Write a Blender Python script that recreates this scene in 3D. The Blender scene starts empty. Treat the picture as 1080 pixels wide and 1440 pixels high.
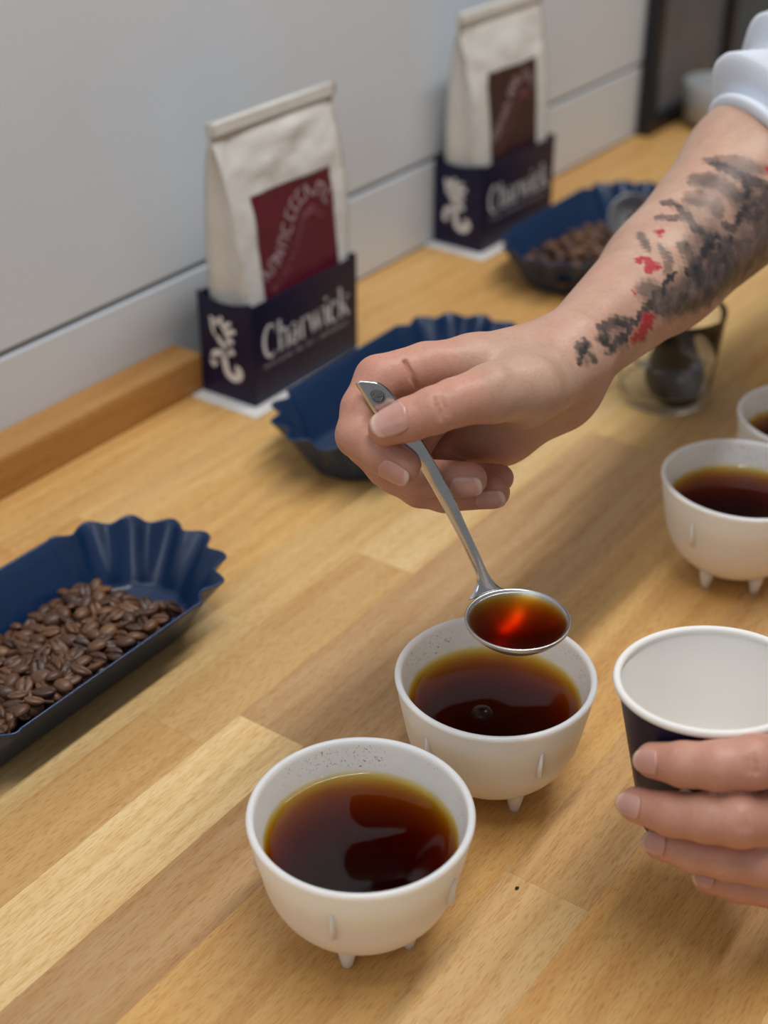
import bpy, bmesh, math, random
import numpy as np
from mathutils import Vector, Matrix, noise as mnoise

rnd = random.Random(7)
S = bpy.context.scene
COL = S.collection
R = math.radians

# ------------------------------------------------------------------ camera
# counter top is z = 0, the wall runs along Y at x = -0.685, metres
cam_d = bpy.data.cameras.new('camera')
cam = bpy.data.objects.new('camera', cam_d); COL.objects.link(cam)
cam.location = (0, 0, 0.47)
cam.rotation_euler = (R(90 - 31.4), 0, R(35.3))
cam_d.sensor_fit = 'HORIZONTAL'; cam_d.sensor_width = 36
cam_d.lens = 36 * 2000 / 1080
cam_d.clip_start = 0.01
cam_d.dof.use_dof = True
cam_d.dof.focus_distance = 0.635
cam_d.dof.aperture_fstop = 7.6
S.camera = cam

# ------------------------------------------------------------------ light
W = bpy.data.worlds.new('room_light'); S.world = W; W.use_nodes = True
bg = W.node_tree.nodes['Background']
bg.inputs[0].default_value = (0.95, 0.975, 1.0, 1); bg.inputs[1].default_value = 0.235

def area(name, loc, target, size, power, color=(1, 1, 1), shape='DISK'):
    l = bpy.data.lights.new(name, 'AREA'); l.shape = shape; l.size = size
    l.energy = power; l.color = color
    o = bpy.data.objects.new(name, l); COL.objects.link(o)
    o.location = loc
    o.rotation_euler = (Vector(target) - Vector(loc)).to_track_quat('-Z', 'Y').to_euler()
    return o
strip = area('ceiling_strip_lamp', (-0.09, 0.80, 1.65), (-0.35, 0.80, 0), 0.09, 25, (1.0, 0.98, 0.95), 'RECTANGLE')
strip.data.size_y = 1.9; strip.rotation_euler = (0, R(9), 0)      # a long strip running along the counter
area('window_light', (-0.1, -1.6, 1.5), (-0.4, 0.6, 0.1), 1.3, 9, (0.86, 0.93, 1.0), 'SQUARE')

S.view_settings.view_transform = 'Standard'; S.view_settings.look = 'None'
S.view_settings.gamma = 1; S.view_settings.use_curve_mapping = False
S.view_settings.exposure = -0.17
S.cycles.max_bounces = 10; S.cycles.transparent_max_bounces = 16
S.cycles.caustics_reflective = False; S.cycles.caustics_refractive = True
S.cycles.sample_clamp_indirect = 4

# ------------------------------------------------------------------ helpers
def tag(o, label=None, cat=None, group=None, kind=None):
    if label: o['label'] = label
    if cat: o['category'] = cat
    if group: o['group'] = group
    if kind: o['kind'] = kind
    return o

def empty(name, loc=(0, 0, 0), rz=0):
    o = bpy.data.objects.new(name, None); COL.objects.link(o)
    o.empty_display_size = 0.02
    o.location = loc; o.rotation_euler = (0, 0, rz); return o

def obj(name, me, mat=None, parent=None, loc=None, smooth=False):
    o = bpy.data.objects.new(name, me); COL.objects.link(o)
    if mat is not None and not me.materials:
        me.materials.append(mat)
    if parent: o.parent = parent
    if loc: o.location = loc
    if smooth:
        me.polygons.foreach_set('use_smooth', [True] * len(me.polygons))
    return o

def mesh(name, v, f):
    me = bpy.data.meshes.new(name); me.from_pydata([tuple(map(float, p)) for p in v], [], f)
    me.update(); return me

def from_bm(name, bm):
    me = bpy.data.meshes.new(name); bm.to_mesh(me); bm.free(); return me

def box_me(name, lo, hi, bev=0.0, seg=1):
    bm = bmesh.new(); bmesh.ops.create_cube(bm, size=1)
    for v in bm.verts:
        v.co = Vector([lo[i] + (v.co[i] + .5) * (hi[i] - lo[i]) for i in range(3)])
    if bev: bmesh.ops.bevel(bm, geom=bm.edges[:], offset=bev, segments=seg, affect='EDGES')
    return from_bm(name, bm)

def lathe_me(name, prof, n=64, closed=False):
    """prof: list of (r, z). r == 0 ends become poles."""
    v, f, rows = [], [], []
    for r, z in prof:
        if r < 1e-7:
            rows.append([len(v)]); v.append((0, 0, z))
        else:
            b = len(v); rows.append(list(range(b, b + n)))
            for i in range(n):
                a = 2 * math.pi * i / n; v.append((r * math.cos(a), r * math.sin(a), z))
    pairs = list(zip(rows[:-1], rows[1:]))
    if closed: pairs.append((rows[-1], rows[0]))
    for a, b in pairs:
        for i in range(n):
            j = (i + 1) % n
            if len(a) == 1 and len(b) == 1: continue
            if len(a) == 1: f.append((a[0], b[j], b[i]))
            elif len(b) == 1: f.append((a[i], a[j], b[0]))
            else: f.append((a[i], a[j], b[j], b[i]))
    me = mesh(name, v, f)
    bm = bmesh.new(); bm.from_mesh(me); bmesh.ops.recalc_face_normals(bm, faces=bm.faces[:]); bm.to_mesh(me); bm.free()
    return me

def smooth_prof(pts, n=6):
    """Catmull-Rom through profile points."""
    P = [pts[0]] + list(pts) + [pts[-1]]; out = []
    for i in range(1, len(P) - 2):
        for k in range(n):
            t = k / n; t2, t3 = t * t, t * t * t
            out.append(tuple(.5 * (2 * P[i][c] + (P[i + 1][c] - P[i - 1][c]) * t + (2 * P[i - 1][c] - 5 * P[i][c] + 4 * P[i + 1][c] - P[i + 2][c]) * t2 + (3 * P[i][c] - P[i - 1][c] - 3 * P[i + 1][c] + P[i + 2][c]) * t3) for c in range(len(P[0]))))
    out.append(tuple(pts[-1])); return out

def ribbon(strokes, cap=5):
    """flat strokes in a 2-D plane: each a list of (x, y, width); returns verts2d, faces"""
    v, f = [], []
    for st in strokes:
        p = [Vector((a[0], a[1])) for a in st]; w = [a[2] / 2 for a in st]; b = len(v); m = len(p)
        for i in range(m):
            t = (p[min(i + 1, m - 1)] - p[max(i - 1, 0)]); t = t.normalized() if t.length > 1e-9 else Vector((1, 0))
            q = Vector((-t.y, t.x)) * w[i]
            v += [tuple(p[i] + q), tuple(p[i] - q)]
            if i: f.append((b + 2 * i - 2, b + 2 * i - 1, b + 2 * i + 1, b + 2 * i))
    return v, f

# ------------------------------------------------------------------ materials
class NT:
    def __init__(s, name):
        s.m = bpy.data.materials.new(name); s.m.use_nodes = True
        s.t = s.m.node_tree; s.b = s.t.nodes['Principled BSDF']; s.out = s.t.nodes['Material Output']
    def n(s, typ, **kw):
        nd = s.t.nodes.new(typ)
        for k, v in kw.items():
            if k in nd.inputs.keys() if isinstance(k, str) else False: nd.inputs[k].default_value = v
            else: setattr(nd, k, v)
        return nd
    def l(s, a, b): s.t.links.new(a, b)
    def noise(s, scale, detail=4, rough=.5, vec=None):
        nd = s.t.nodes.new('ShaderNodeTexNoise'); nd.inputs['Scale'].default_value = scale
        nd.inputs['Detail'].default_value = detail; nd.inputs['Roughness'].default_value = rough
        if vec is not None: s.l(vec, nd.inputs['Vector'])
        return nd.outputs['Fac']
    def coord(s, which='Object', scale=(1, 1, 1)):
        c = s.t.nodes.new('ShaderNodeTexCoord'); mp = s.t.nodes.new('ShaderNodeMapping')
        mp.inputs['Scale'].default_value = scale; s.l(c.outputs[which], mp.inputs['Vector']); return mp.outputs['Vector']
    def ramp(s, fac, stops):
        r = s.t.nodes.new('ShaderNodeValToRGB'); e = r.color_ramp.elements
        while len(e) < len(stops): e.new(.5)
        for k, (p, c) in enumerate(stops):
            e[k].position = p; e[k].color = (*c, 1) if len(c) == 3 else c
        s.l(fac, r.inputs['Fac']); return r.outputs['Color']
    def mix(s, a, b, fac, mode='MIX'):
        nd = s.t.nodes.new('ShaderNodeMix'); nd.data_type = 'RGBA'; nd.blend_type = mode
        for sock, val in ((nd.inputs[0], fac), (nd.inputs[6], a), (nd.inputs[7], b)):
            if hasattr(val, 'is_output') or hasattr(val, 'links'): s.l(val, sock)
            elif isinstance(val, (int, float)): sock.default_value = val
            else: sock.default_value = (*val, 1)
        return nd.outputs[2]
    def math(s, op, a, b=0.0):
        nd = s.t.nodes.new('ShaderNodeMath'); nd.operation = op
        for sock, val in ((nd.inputs[0], a), (nd.inputs[1], b)):
            if hasattr(val, 'links'): s.l(val, sock)
            else: sock.default_value = val
        return nd.outputs[0]
    def bump(s, h, strength=.2, dist=.001):
        b = s.t.nodes.new('ShaderNodeBump'); b.inputs['Strength'].default_value = strength; b.inputs['Distance'].default_value = dist
        s.l(h, b.inputs['Height']); s.l(b.outputs['Normal'], s.b.inputs['Normal'])
    def attr(s, name):
        a = s.t.nodes.new('ShaderNodeAttribute'); a.attribute_name = name; return a.outputs['Fac']
    def set(s, **kw):
        for k, v in kw.items():
            k = k.replace('_', ' ')
            s.b.inputs[k].default_value = (*v, 1) if isinstance(v, tuple) and len(v) == 3 and 'Color' in k else v
        return s

def simple(name, col, rough=.5, var=.06, scale=40, **kw):
    t = NT(name); n = t.noise(scale, 4, .6, t.coord())
    c = t.ramp(n, [(.3, tuple(x * (1 - var) for x in col)), (.7, tuple(min(1, x * (1 + var)) for x in col))])
    t.l(c, t.b.inputs['Base Color']); t.set(Roughness=rough, **kw); return t.m

def wood_mat(name, tint=None):
    t = NT(name)
    oi = t.t.nodes.new('ShaderNodeObjectInfo')
    base = oi.outputs['Color'] if tint is None else tint
    c = t.t.nodes.new('ShaderNodeTexCoord')
    add = t.t.nodes.new('ShaderNodeVectorMath'); add.operation = 'ADD'
    comb = t.t.nodes.new('ShaderNodeCombineXYZ')
    rr = t.math('MULTIPLY', oi.outputs['Random'], 37.0)
    for i in range(3): t.l(rr, comb.inputs[i])
    t.l(c.outputs['Object'], add.inputs[0]); t.l(comb.outputs[0], add.inputs[1])
    def mp(sc, rot=0.0):
        m = t.t.nodes.new('ShaderNodeMapping'); m.inputs['Scale'].default_value = sc; m.inputs['Rotation'].default_value = (0, 0, rot)
        t.l(add.outputs[0], m.inputs['Vector']); return m.outputs['Vector']
    broad = t.noise(1.0, 3, .55, mp((34, 3.2, 34)))
    grain = t.noise(1.0, 5, .65, mp((170, 11, 170), .06))
    fleck = t.noise(1.0, 2, .5, mp((1500, 150, 1500), -.08))
    w = t.t.nodes.new('ShaderNodeTexWave'); w.inputs['Scale'].default_value = 1.0; w.inputs['Distortion'].default_value = 7
    w.inputs['Detail'].default_value = 3; w.inputs['Detail Scale'].default_value = .7; t.l(mp((16, 1.7, 16), .08), w.inputs['Vector'])
    col = t.mix(base, (.60, .36, .15), t.ramp(broad, [(.45, (0, 0, 0)), (.75, (.5, .5, .5))]))
    col = t.mix(col, (.80, .66, .46), t.math('MULTIPLY', t.ramp(w.outputs['Fac'], [(.5, (0, 0, 0)), (.9, (1, 1, 1))]), .22), 'MULTIPLY')
    col = t.mix(col, (.76, .60, .40), t.math('MULTIPLY', t.ramp(grain, [(.46, (0, 0, 0)), (.68, (1, 1, 1))]), .55), 'MULTIPLY')
    col = t.mix(col, (.62, .44, .26), t.math('MULTIPLY', t.ramp(fleck, [(.50, (0, 0, 0)), (.68, (1, 1, 1))]), .50), 'MULTIPLY')
    t.l(col, t.b.inputs['Base Color'])
    rg = t.ramp(grain, [(.3, (.36,) * 3), (.7, (.50,) * 3)]); t.l(rg, t.b.inputs['Roughness'])
    t.bump(fleck, .12, .0004); t.set(Specular_IOR_Level=.4)
    return t.m

M = {}
M['wood'] = wood_mat('beech_butcher_block')
M['wall'] = simple('painted_wall_panel', (.665, .72, .785), .42, .02, 3)
M['navy'] = simple('navy_card', (.009, .009, .040), .34, .10, 30, Specular_IOR_Level=.3)
M['card_white'] = simple('white_card', (.74, .73, .72), .6, .02)
M['print_white'] = simple('white_print', (.78, .78, .80), .5, .02)
M['print_grey'] = simple('faded_white_print', (.46, .45, .50), .5, .02)
M['black_frame'] = simple('black_frame_paint', (.008, .008, .012), .4, .1)
M['dark_glass'] = simple('dark_glazed_print', (.145, .15, .165), .35, .3, 6, Specular_IOR_Level=.25)
M['grey_wall'] = simple('dark_grey_wall', (.19, .185, .165), .7, .04, 4)
M['floor'] = simple('grey_floor', (.25, .24, .23), .6, .08, 6)
M['tray'] = simple('blue_tray_plastic', (.005, .026, .082), .27, .08, 30, Specular_IOR_Level=.6)
M['paper'] = simple('white_paper_cup', (.87, .85, .81), .55, .01)
M['steel'] = simple('polished_steel', (.62, .62, .63), .17, .05, 200, Metallic=1.0)
M['steel_bowl'] = simple('brushed_steel_bowl', (.60, .60, .61), .36, .05, 200, Metallic=1.0)
M['steel_dark_refl'] = simple('steel_dark_reflection', (.055, .055, .06), .3, .05, 200, Metallic=1.0)  # dark surroundings mirrored in the steel are put into its base colour
M['engrave'] = simple('engraved_black', (.02, .02, .02), .4, .1)
M['crumb'] = simple('coffee_crumb', (.02, .012, .008), .8, .1)

def silicone():
    t = NT('white_silicone'); n = t.noise(6, 3, .5, t.coord())
    c = t.ramp(n, [(.3, (.865, .84, .79)), (.7, (.90, .875, .83))])
    # coffee splashes above the liquid line
    co = t.t.nodes.new('ShaderNodeTexCoord'); sx = t.t.nodes.new('ShaderNodeSeparateXYZ'); t.l(co.outputs['Object'], sx.inputs[0])
    z = sx.outputs['Z']
    band = t.math('MULTIPLY', t.math('GREATER_THAN', z, .052), t.math('LESS_THAN', z, .0625))
    r2 = t.math('SQRT', t.math('ADD', t.math('MULTIPLY', sx.outputs['X'], sx.outputs['X']), t.math('MULTIPLY', sx.outputs['Y'], sx.outputs['Y'])))
    inner = t.math('LESS_THAN', t.math('SUBTRACT', r2, t.math('MULTIPLY', z, .26)), .0278)
    sp = t.noise(900, 2, .5, t.coord()); big = t.noise(45, 2, .5, t.coord())
    spots = t.math('MULTIPLY', t.ramp(sp, [(.60, (0, 0, 0)), (.72, (1, 1, 1))]), t.ramp(big, [(.50, (0, 0, 0)), (.62, (1, 1, 1))]))
    fac = t.math('MULTIPLY', t.math('MULTIPLY', spots, band), t.math('MULTIPLY', inner, .95))
    c = t.mix(c, (.09, .032, .006), fac)
    t.l(c, t.b.inputs['Base Color'])
    t.set(Roughness=.36, Subsurface_Weight=1.0, Subsurface_Scale=.013); t.b.inputs['Subsurface Radius'].default_value = (1.0, .8, .6)
    return t.m
M['silicone'] = silicone()
M['rib'] = simple('white_silicone_rib', (.86, .84, .81), .38, .02)

def liquid(name, sr, sg, sb, ior=1.33, rough=0.0):
    """clear liquid: mirror-like skin over an absorbing body"""
    m = bpy.data.materials.new(name); m.use_nodes = True; nt = m.node_tree
    for n in list(nt.nodes): nt.nodes.remove(n)
    out = nt.nodes.new('ShaderNodeOutputMaterial')
    tr = nt.nodes.new('ShaderNodeBsdfTransparent'); gl = nt.nodes.new('ShaderNodeBsdfGlossy'); gl.inputs['Roughness'].default_value = .02
    fr = nt.nodes.new('ShaderNodeFresnel'); fr.inputs['IOR'].default_value = ior
    geo = nt.nodes.new('ShaderNodeNewGeometry')
    inv = nt.nodes.new('ShaderNodeMath'); inv.operation = 'SUBTRACT'; inv.inputs[0].default_value = 1; nt.links.new(geo.outputs['Backfacing'], inv.inputs[1])
    mu = nt.nodes.new('ShaderNodeMath'); mu.operation = 'MULTIPLY'; nt.links.new(fr.outputs[0], mu.inputs[0]); nt.links.new(inv.outputs[0], mu.inputs[1])
    mx = nt.nodes.new('ShaderNodeMixShader')
    nt.links.new(mu.outputs[0], mx.inputs[0]); nt.links.new(tr.outputs[0], mx.inputs[1]); nt.links.new(gl.outputs[0], mx.inputs[2])
    nt.links.new(mx.outputs[0], out.inputs['Surface'])
    va = nt.nodes.new('ShaderNodeVolumeAbsorption'); dmax = max(sr, sg, sb)
    va.inputs['Density'].default_value = dmax; va.inputs['Color'].default_value = (1 - sr / dmax, 1 - sg / dmax, 1 - sb / dmax, 1)
    nt.links.new(va.outputs[0], out.inputs['Volume'])
    return m
M['coffee'] = liquid('brewed_coffee', 58, 132, 480)
M['coffee_spoon'] = liquid('brewed_coffee_in_spoon', 58, 195, 560)
def glass(name, ior):
    t = NT(name); t.set(Roughness=.0, IOR=ior, Transmission_Weight=1.0); t.b.inputs['Base Color'].default_value = (.97, .99, .99, 1); return t.m
M['glass'] = glass('clear_glass', 1.47)
M['water'] = liquid('clear_water', .5, .3, .2)

def bean_mat():
    t = NT('roasted_bean'); oi = t.t.nodes.new('ShaderNodeObjectInfo')
    c = t.ramp(oi.outputs['Random'], [(0, (.06, .025, .013)), (.5, (.115, .048, .022)), (.85, (.16, .070, .030)), (1, (.24, .11, .040))])
    n = t.noise(500, 3, .6, t.coord()); c = t.mix(c, (.55, .5, .45), t.math('MULTIPLY', n, .7), 'MULTIPLY')
    cr = t.attr('crease_shade'); c = t.mix(c, (.020, .009, .005), t.math('MULTIPLY', cr, .8))  # shade inside the bean's groove painted into its colour
    t.l(c, t.b.inputs['Base Color']); t.set(Roughness=.42); t.bump(n, .25, .0004); return t.m
M['bean'] = bean_mat()

def skin_mat():
    t = NT('skin')
    v = t.coord('Object'); n1 = t.noise(55, 4, .55, v); n2 = t.noise(420, 3, .6, v)
    n3 = t.noise(22, 3, .6, v)
    base = t.ramp(n1, [(.32, (.46, .28, .20)), (.68, (.555, .36, .265))])
    base = t.mix(base, (.56, .27, .20), t.math('MULTIPLY', t.ramp(n3, [(.45, (0, 0, 0)), (.7, (1, 1, 1))]), .45)); fl = t.attr('flush'); base = t.mix(base, (.60, .235, .165), t.math('MULTIPLY', fl, .62))
    base = t.mix(base, (.82, .66, .58), t.math('MULTIPLY', t.ramp(n2, [(.5, (0, 0, 0)), (.7, (1, 1, 1))]), .28), 'MULTIPLY')
    nk = t.noise(75, 3, .6, v)
    ink = t.math('MULTIPLY', t.attr('ink'), t.ramp(nk, [(.30, (.68,) * 3), (.6, (1,) * 3)]))
    base = t.mix(base, (.022, .024, .030), ink)
    base = t.mix(base, (.40, .016, .030), t.attr('ink_red'))
    t.l(base, t.b.inputs['Base Color'])
    t.set(Roughness=.46, Subsurface_Weight=.22, Subsurface_Scale=.004, Specular_IOR_Level=.42)
    t.b.inputs['Subsurface Radius'].default_value = (1.0, .35, .2)
    vo = t.t.nodes.new('ShaderNodeTexVoronoi'); vo.inputs['Scale'].default_value = 700; t.l(v, vo.inputs['Vector'])
    h = t.math('ADD', t.math('MULTIPLY', vo.outputs['Distance'], .5), t.math('MULTIPLY', t.noise(160, 4, .6, v), 1.3))
    t.bump(h, .22, .0006); return t.m
M['skin'] = skin_mat()
def nail_mat():
    t = NT('fingernail'); n = t.noise(90, 3, .5, t.coord())
    c = t.ramp(n, [(.3, (.54, .28, .23)), (.7, (.63, .36, .30))]); c = t.mix(c, (.80, .66, .52), t.math('MULTIPLY', t.attr('tip'), .5))
    t.l(c, t.b.inputs['Base Color']); t.set(Roughness=.25, Subsurface_Weight=.15, Subsurface_Scale=.002); return t.m
M['nail'] = nail_mat()
def cloth_mat():
    t = NT('pale_grey_sweatshirt'); n = t.noise(900, 3, .7, t.coord())
    c = t.ramp(n, [(.3, (.60, .65, .74)), (.7, (.69, .74, .82))]); t.l(c, t.b.inputs['Base Color']); t.set(Roughness=.9, Sheen_Weight=.3)
    t.bump(n, .3, .0006); return t.m
M['cloth'] = cloth_mat()
def bag_mat():
    t = NT('cream_paper_bag'); v = t.coord(); n = t.noise(60, 5, .6, v)
    c = t.ramp(n, [(.3, (.68, .665, .625)), (.7, (.735, .72, .69))]); t.l(c, t.b.inputs['Base Color']); t.set(Roughness=.6)
    t.bump(t.noise(35, 4, .6, v), .5, .004); return t.m
M['bag'] = bag_mat()
M['label_red'] = simple('burgundy_label', (.115, .008, .022), .45, .12, 90)
M['label_brown'] = simple('brown_label', (.045, .018, .020), .45, .12, 90)
M['label_ink'] = simple('pale_label_ink', (.40, .28, .30), .5, .05)
M['label_ink_faint'] = simple('faint_label_ink', (.28, .09, .11), .5, .05)

# ------------------------------------------------------------------ room
wall = obj('wall_left', box_me('wall_left', (-.80, -1.0, -.9), (-.692, 1.668, 1.6)), M['grey_wall']); tag(wall, kind='structure')
for lo, hi in (((-.694, -1.0, 0.0), (-.685, 1.668, .0755)), ((-.694, -1.0, .0795), (-.685, 1.668, 1.0)), ((-.694, -1.0, 1.004), (-.685, 1.668, 1.6))):
    obj('wall_panel', box_me('wall_panel', lo, hi, .0012, 2), M['wall'], wall)
tag(obj('wall_back', box_me('wall_back', (-2.2, 2.6, -.9), (2.4, 2.7, 1.6)), M['grey_wall']), kind='structure')
tag(obj('floor', box_me('floor', (-2.2, -1.6, -.95), (2.4, 2.7, -.9)), M['floor']), kind='structure')
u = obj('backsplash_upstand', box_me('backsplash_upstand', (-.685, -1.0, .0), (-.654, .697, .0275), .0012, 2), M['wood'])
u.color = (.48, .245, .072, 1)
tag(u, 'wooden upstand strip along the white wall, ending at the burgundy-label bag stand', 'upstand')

# ------------------------------------------------------------------ counter of beech staves
counter = empty('countertop', (-.27, .6, -.9))
tag(counter, 'golden beech butcher-block countertop along the white wall', 'countertop')
TONES = [(.70, .42, .150), (.64, .36, .117), (.75, .485, .195), (.67, .39, .137), (.73, .45, .167), (.61, .337, .113)]
CREAM = (.84, .61, .30)
known = {  # column: ends along Y, colours
    -3: ([-1.0, -.35, .105, .487, .86, 1.22, 1.7, 2.2], {3: (.70, .47, .20), 2: (.73, .52, .25)}),
    -2: ([-1.0, -.42, .02, .394, .581, 1.02, 1.42, 1.86, 2.2], {2: (.62, .38, .15), 3: (.62, .40, .165), 4: (.74, .53, .26), 5: (.70, .46, .20)}),
    -1: ([-1.0, -.5, -.06, .422, .80, 1.18, 1.58, 2.2], {2: CREAM, 3: (.53, .335, .165), 4: (.70, .47, .20)}),
    0: ([-1.0, -.33, .07, .5, .93, 1.3, 1.72, 2.2], {2: (.50, .305, .14), 3: (.62, .39, .18)}),
    3: ([-1.0, -.45, .0, .408, .79, 1.25, 1.7, 2.2], {2: (.66, .44, .20), 3: (.60, .37, .155)}),
}
cache = {}
for c in range(-9, 13):
    x0 = -.348 + .042 * c; x1 = x0 + .042
    x0, x1 = max(x0, -.685), min(x1, .17)
    if x1 - x0 < .004: continue
    if c in known: ends, cols = known[c]
    else:
        ends = [-1.0]; y = -1.0 + rnd.uniform(.2, .5)
        while y < 2.0: ends.append(y); y += rnd.uniform(.30, .48)
        ends.append(2.2); cols = {}
    for i in range(len(ends) - 1):
        ln = ends[i + 1] - ends[i]; wd = x1 - x0
        g = .00001
        o = obj('stave', box_me('stave', (-wd / 2 + g, -ln / 2 + g, -.038), (wd / 2 - g, ln / 2 - g, 0.0), .00009, 1), M['wood'], counter)
        o.location = ((x0 + x1) / 2 + .27, (ends[i] + ends[i + 1]) / 2 - .6, .9)
        b = cols.get(i) or rnd.choice(TONES); o.color = (*b, 1)
under = obj('support_panel', box_me('support_panel', (-.35, -1.58, .0), (.37, 1.6, .86)), M['grey_wall'], counter)

# ------------------------------------------------------------------ cupping bowls with coffee
BOWL = smooth_prof([(0, .0058), (.015, .0068), (.0265, .0118), (.0350, .0200), (.0403, .031), (.0430, .044), (.0449, .054), (.0458, .0615)], 5)
BOWL += smooth_prof([(.0463, .0625), (.0467, .0632), (.0466, .0643), (.0455, .0650), (.0442, .0647), (.0435, .0635)], 3)
INNER = smooth_prof([(.0432, .0615), (.0413, .054), (.0396, .047), (.0368, .036), (.0312, .0245), (.0225, .0165), (.011, .0125), (0, .0115)], 5)
bowl_me = lathe_me('bowl_body', BOWL + INNER, 96)
foot_me = lathe_me('foot', [(0, 0), (.0019, 0), (.0023, .0006), (.0044, .0105), (.0044, .013), (0, .013)], 16)
def fin_mesh():
    v = [(.0395, -.0011, .034), (.0395, .0011, .034), (.0448, -.0008, .0375), (.0448, .0008, .0375), (.0446, -.0008, .0520), (.0446, .0008, .0520), (.0415, -.0010, .052), (.0415, .0010, .052)]
    f = [(0, 1, 3, 2), (2, 3, 5, 4), (4, 5, 7, 6), (6, 7, 1, 0), (0, 2, 4, 6), (1, 7, 5, 3)]
    me = mesh('rib', v, f); bm = bmesh.new(); bm.from_mesh(me); bmesh.ops.recalc_face_normals(bm, faces=bm.faces[:])
    bmesh.ops.bevel(bm, geom=bm.edges[:], offset=.0003, segments=2, affect='EDGES'); bm.to_mesh(me); bm.free(); return me
fin_me = fin_mesh()
LIQ = .0490
def coffee_mesh(level):
    pr = [p for p in INNER if p[1] < level - .001]
    ri = np.interp(level, [p[1] for p in INNER][::-1], [p[0] for p in INNER][::-1])
    prof = [(0, level)] + [(r_, level) for r_ in (ri * .4, ri - .013)] + [(ri - q, level + .0016 * math.exp(-q / .0018)) for q in (.010, .0085, .007, .006, .005, .0042, .0035, .003, .0025, .0021, .0017, .0014, .0011, .0008, .0005, .0002, -.0003)] + [(ri + .0008, level + .0008)]
    prof += [(r_ + .0005 if r_ > 0 else 0, z_ - .0005) for r_, z_ in pr]
    return lathe_me('coffee', prof, 96)
coffee_me = coffee_mesh(LIQ)
bowls = [
    ((-.2563, .3456), -69, 'white cupping bowl of black coffee, open wood around it, no spoon over it'),
    ((-.2590, .4551), -30, 'white plastic cupping bowl of black coffee directly under the raised spoon'),
    ((-.2379, .6913), -104, 'white cupping bowl of black coffee between the paper cup and a half-hidden bowl'),
    ((-.2330, .7880), -80, 'white plastic cupping bowl of black coffee beside the water glass, mostly hidden'),
]
clab = ['dark coffee in the cupping bowl that has no spoon over it, open wood around',
        'dark coffee with a bubble in the cupping bowl under the raised spoon',
        'dark coffee in the cupping bowl beyond the paper cup',
        'dark coffee in the mostly hidden cupping bowl beside the water glass']
for (c, a0, lab), cl in zip(bowls, clab):
    b = empty('cupping_bowl', (*c, 0), R(a0)); tag(b, lab, 'bowl', 'white cupping bowls of coffee')
    obj('bowl_body', bowl_me, M['silicone'], b, smooth=True)
    for k in range(5):
        a = 2 * math.pi * k / 5
        f = obj('foot', foot_me, M['silicone'], b, (.0235 * math.cos(a), .0235 * math.sin(a), 0), smooth=True)
        f = obj('rib', fin_me, M['rib'], b, smooth=True); f.rotation_euler = (0, 0, a)
    o = obj('coffee', coffee_me, M['coffee'], None, (*c, 0), smooth=True); tag(o, cl, 'coffee', 'coffee in the cupping bowls')
# bubble floating on the coffee under the spoon
bub = obj('coffee_bubble', lathe_me('coffee_bubble', [(.0052 * math.sin(t), .0036 * math.cos(t)) for t in np.linspace(0, math.pi / 2, 9)] , 32), M['water'], None, (-.2584, .4432, LIQ), smooth=True)
tag(bub, 'small bubble floating on the coffee under the spoon', 'bubble')

# ------------------------------------------------------------------ fluted blue trays
def tray_mesh():
    N = 360; a, Wr, zr = .062, .0555, .036
    prof = [(0.0, .0015), (.30, .0015), (.56, .0015), (.605, .0025), (.64, .006), (.73, .0145), (.82, .0225), (.91, .0295), (.985, .0355), (1.0, .0362)]
    v, f = [], []
    per = 2 * math.pi * Wr + 4 * a
    for fr, z in prof:
        for i in range(N):
            s = per * i / N
            L1 = math.pi * Wr; L2 = 2 * a
            # go round: end arc (+Y), straight (-X side), end arc (-Y), straight (+X side)
            if s < L1: th = s / Wr; cx, cy = 0, a; arc = s / L1
            elif s < L1 + L2: th = math.pi; cx, cy = 0, a - (s - L1); arc = -1
            elif s < 2 * L1 + L2: th = math.pi + (s - L1 - L2) / Wr; cx, cy = 0, -a; arc = (s - L1 - L2) / L1
            else: th = 0; cx, cy = 0, -a + (s - 2 * L1 - L2); arc = -1
            amp = 0
            if arc >= 0:
                k = max(0, (fr - .58) / .42); amp = -.0075 * k * (1 - math.cos(2 * math.pi * arc * 7)) / 2 + .0030 * k * math.sin(math.pi * arc) ** .3
            r = Wr * fr + amp; sy = 1 if fr > .6 else fr / .6
            v.append((r * math.cos(th) + cx, r * math.sin(th) * 1.0 + cy * (1.0 if fr >= .56 else max(fr / .56, .0)), z))
    n = len(prof)
    for k in range(1, n):
        for i in range(N):
            j = (i + 1) % N; f.append(((k - 1) * N + i, k * N + i, k * N + j, (k - 1) * N + j))
    me = mesh('tray_body', v, f)
    bm = bmesh.new(); bm.from_mesh(me); bmesh.ops.remove_doubles(bm, verts=bm.verts[:], dist=1e-5)
    bmesh.ops.recalc_face_normals(bm, faces=bm.faces[:])
    up = sum(fc.normal.z * fc.calc_area() for fc in bm.faces)
    if up < 0: bmesh.ops.reverse_faces(bm, faces=bm.faces[:])
    bm.to_mesh(me); bm.free(); return me
tray_me = tray_mesh()
def tray(loc, rz, label):
    o = obj('sample_tray', tray_me, M['tray'], None, (*loc, .0012), smooth=True); o.rotation_euler = (0, 0, rz)
    sm = o.modifiers.new('thickness', 'SOLIDIFY'); sm.thickness = .0014; sm.offset = -1
    tag(o, label, 'tray', 'fluted blue sample trays'); return o
T1, T2, T3 = (-.492, .383), (-.500, .737), (-.538, 1.092)
tray(T1, 0, 'fluted dark blue tray heaped with whole roasted beans, near the wooden upstand')
tray(T2, R(.5), 'fluted dark blue tray behind the hand, in front of the burgundy-label bag')
tray(T3, R(0), 'fluted dark blue tray of beans with a spoon, in front of the brown-label bag')

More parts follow.
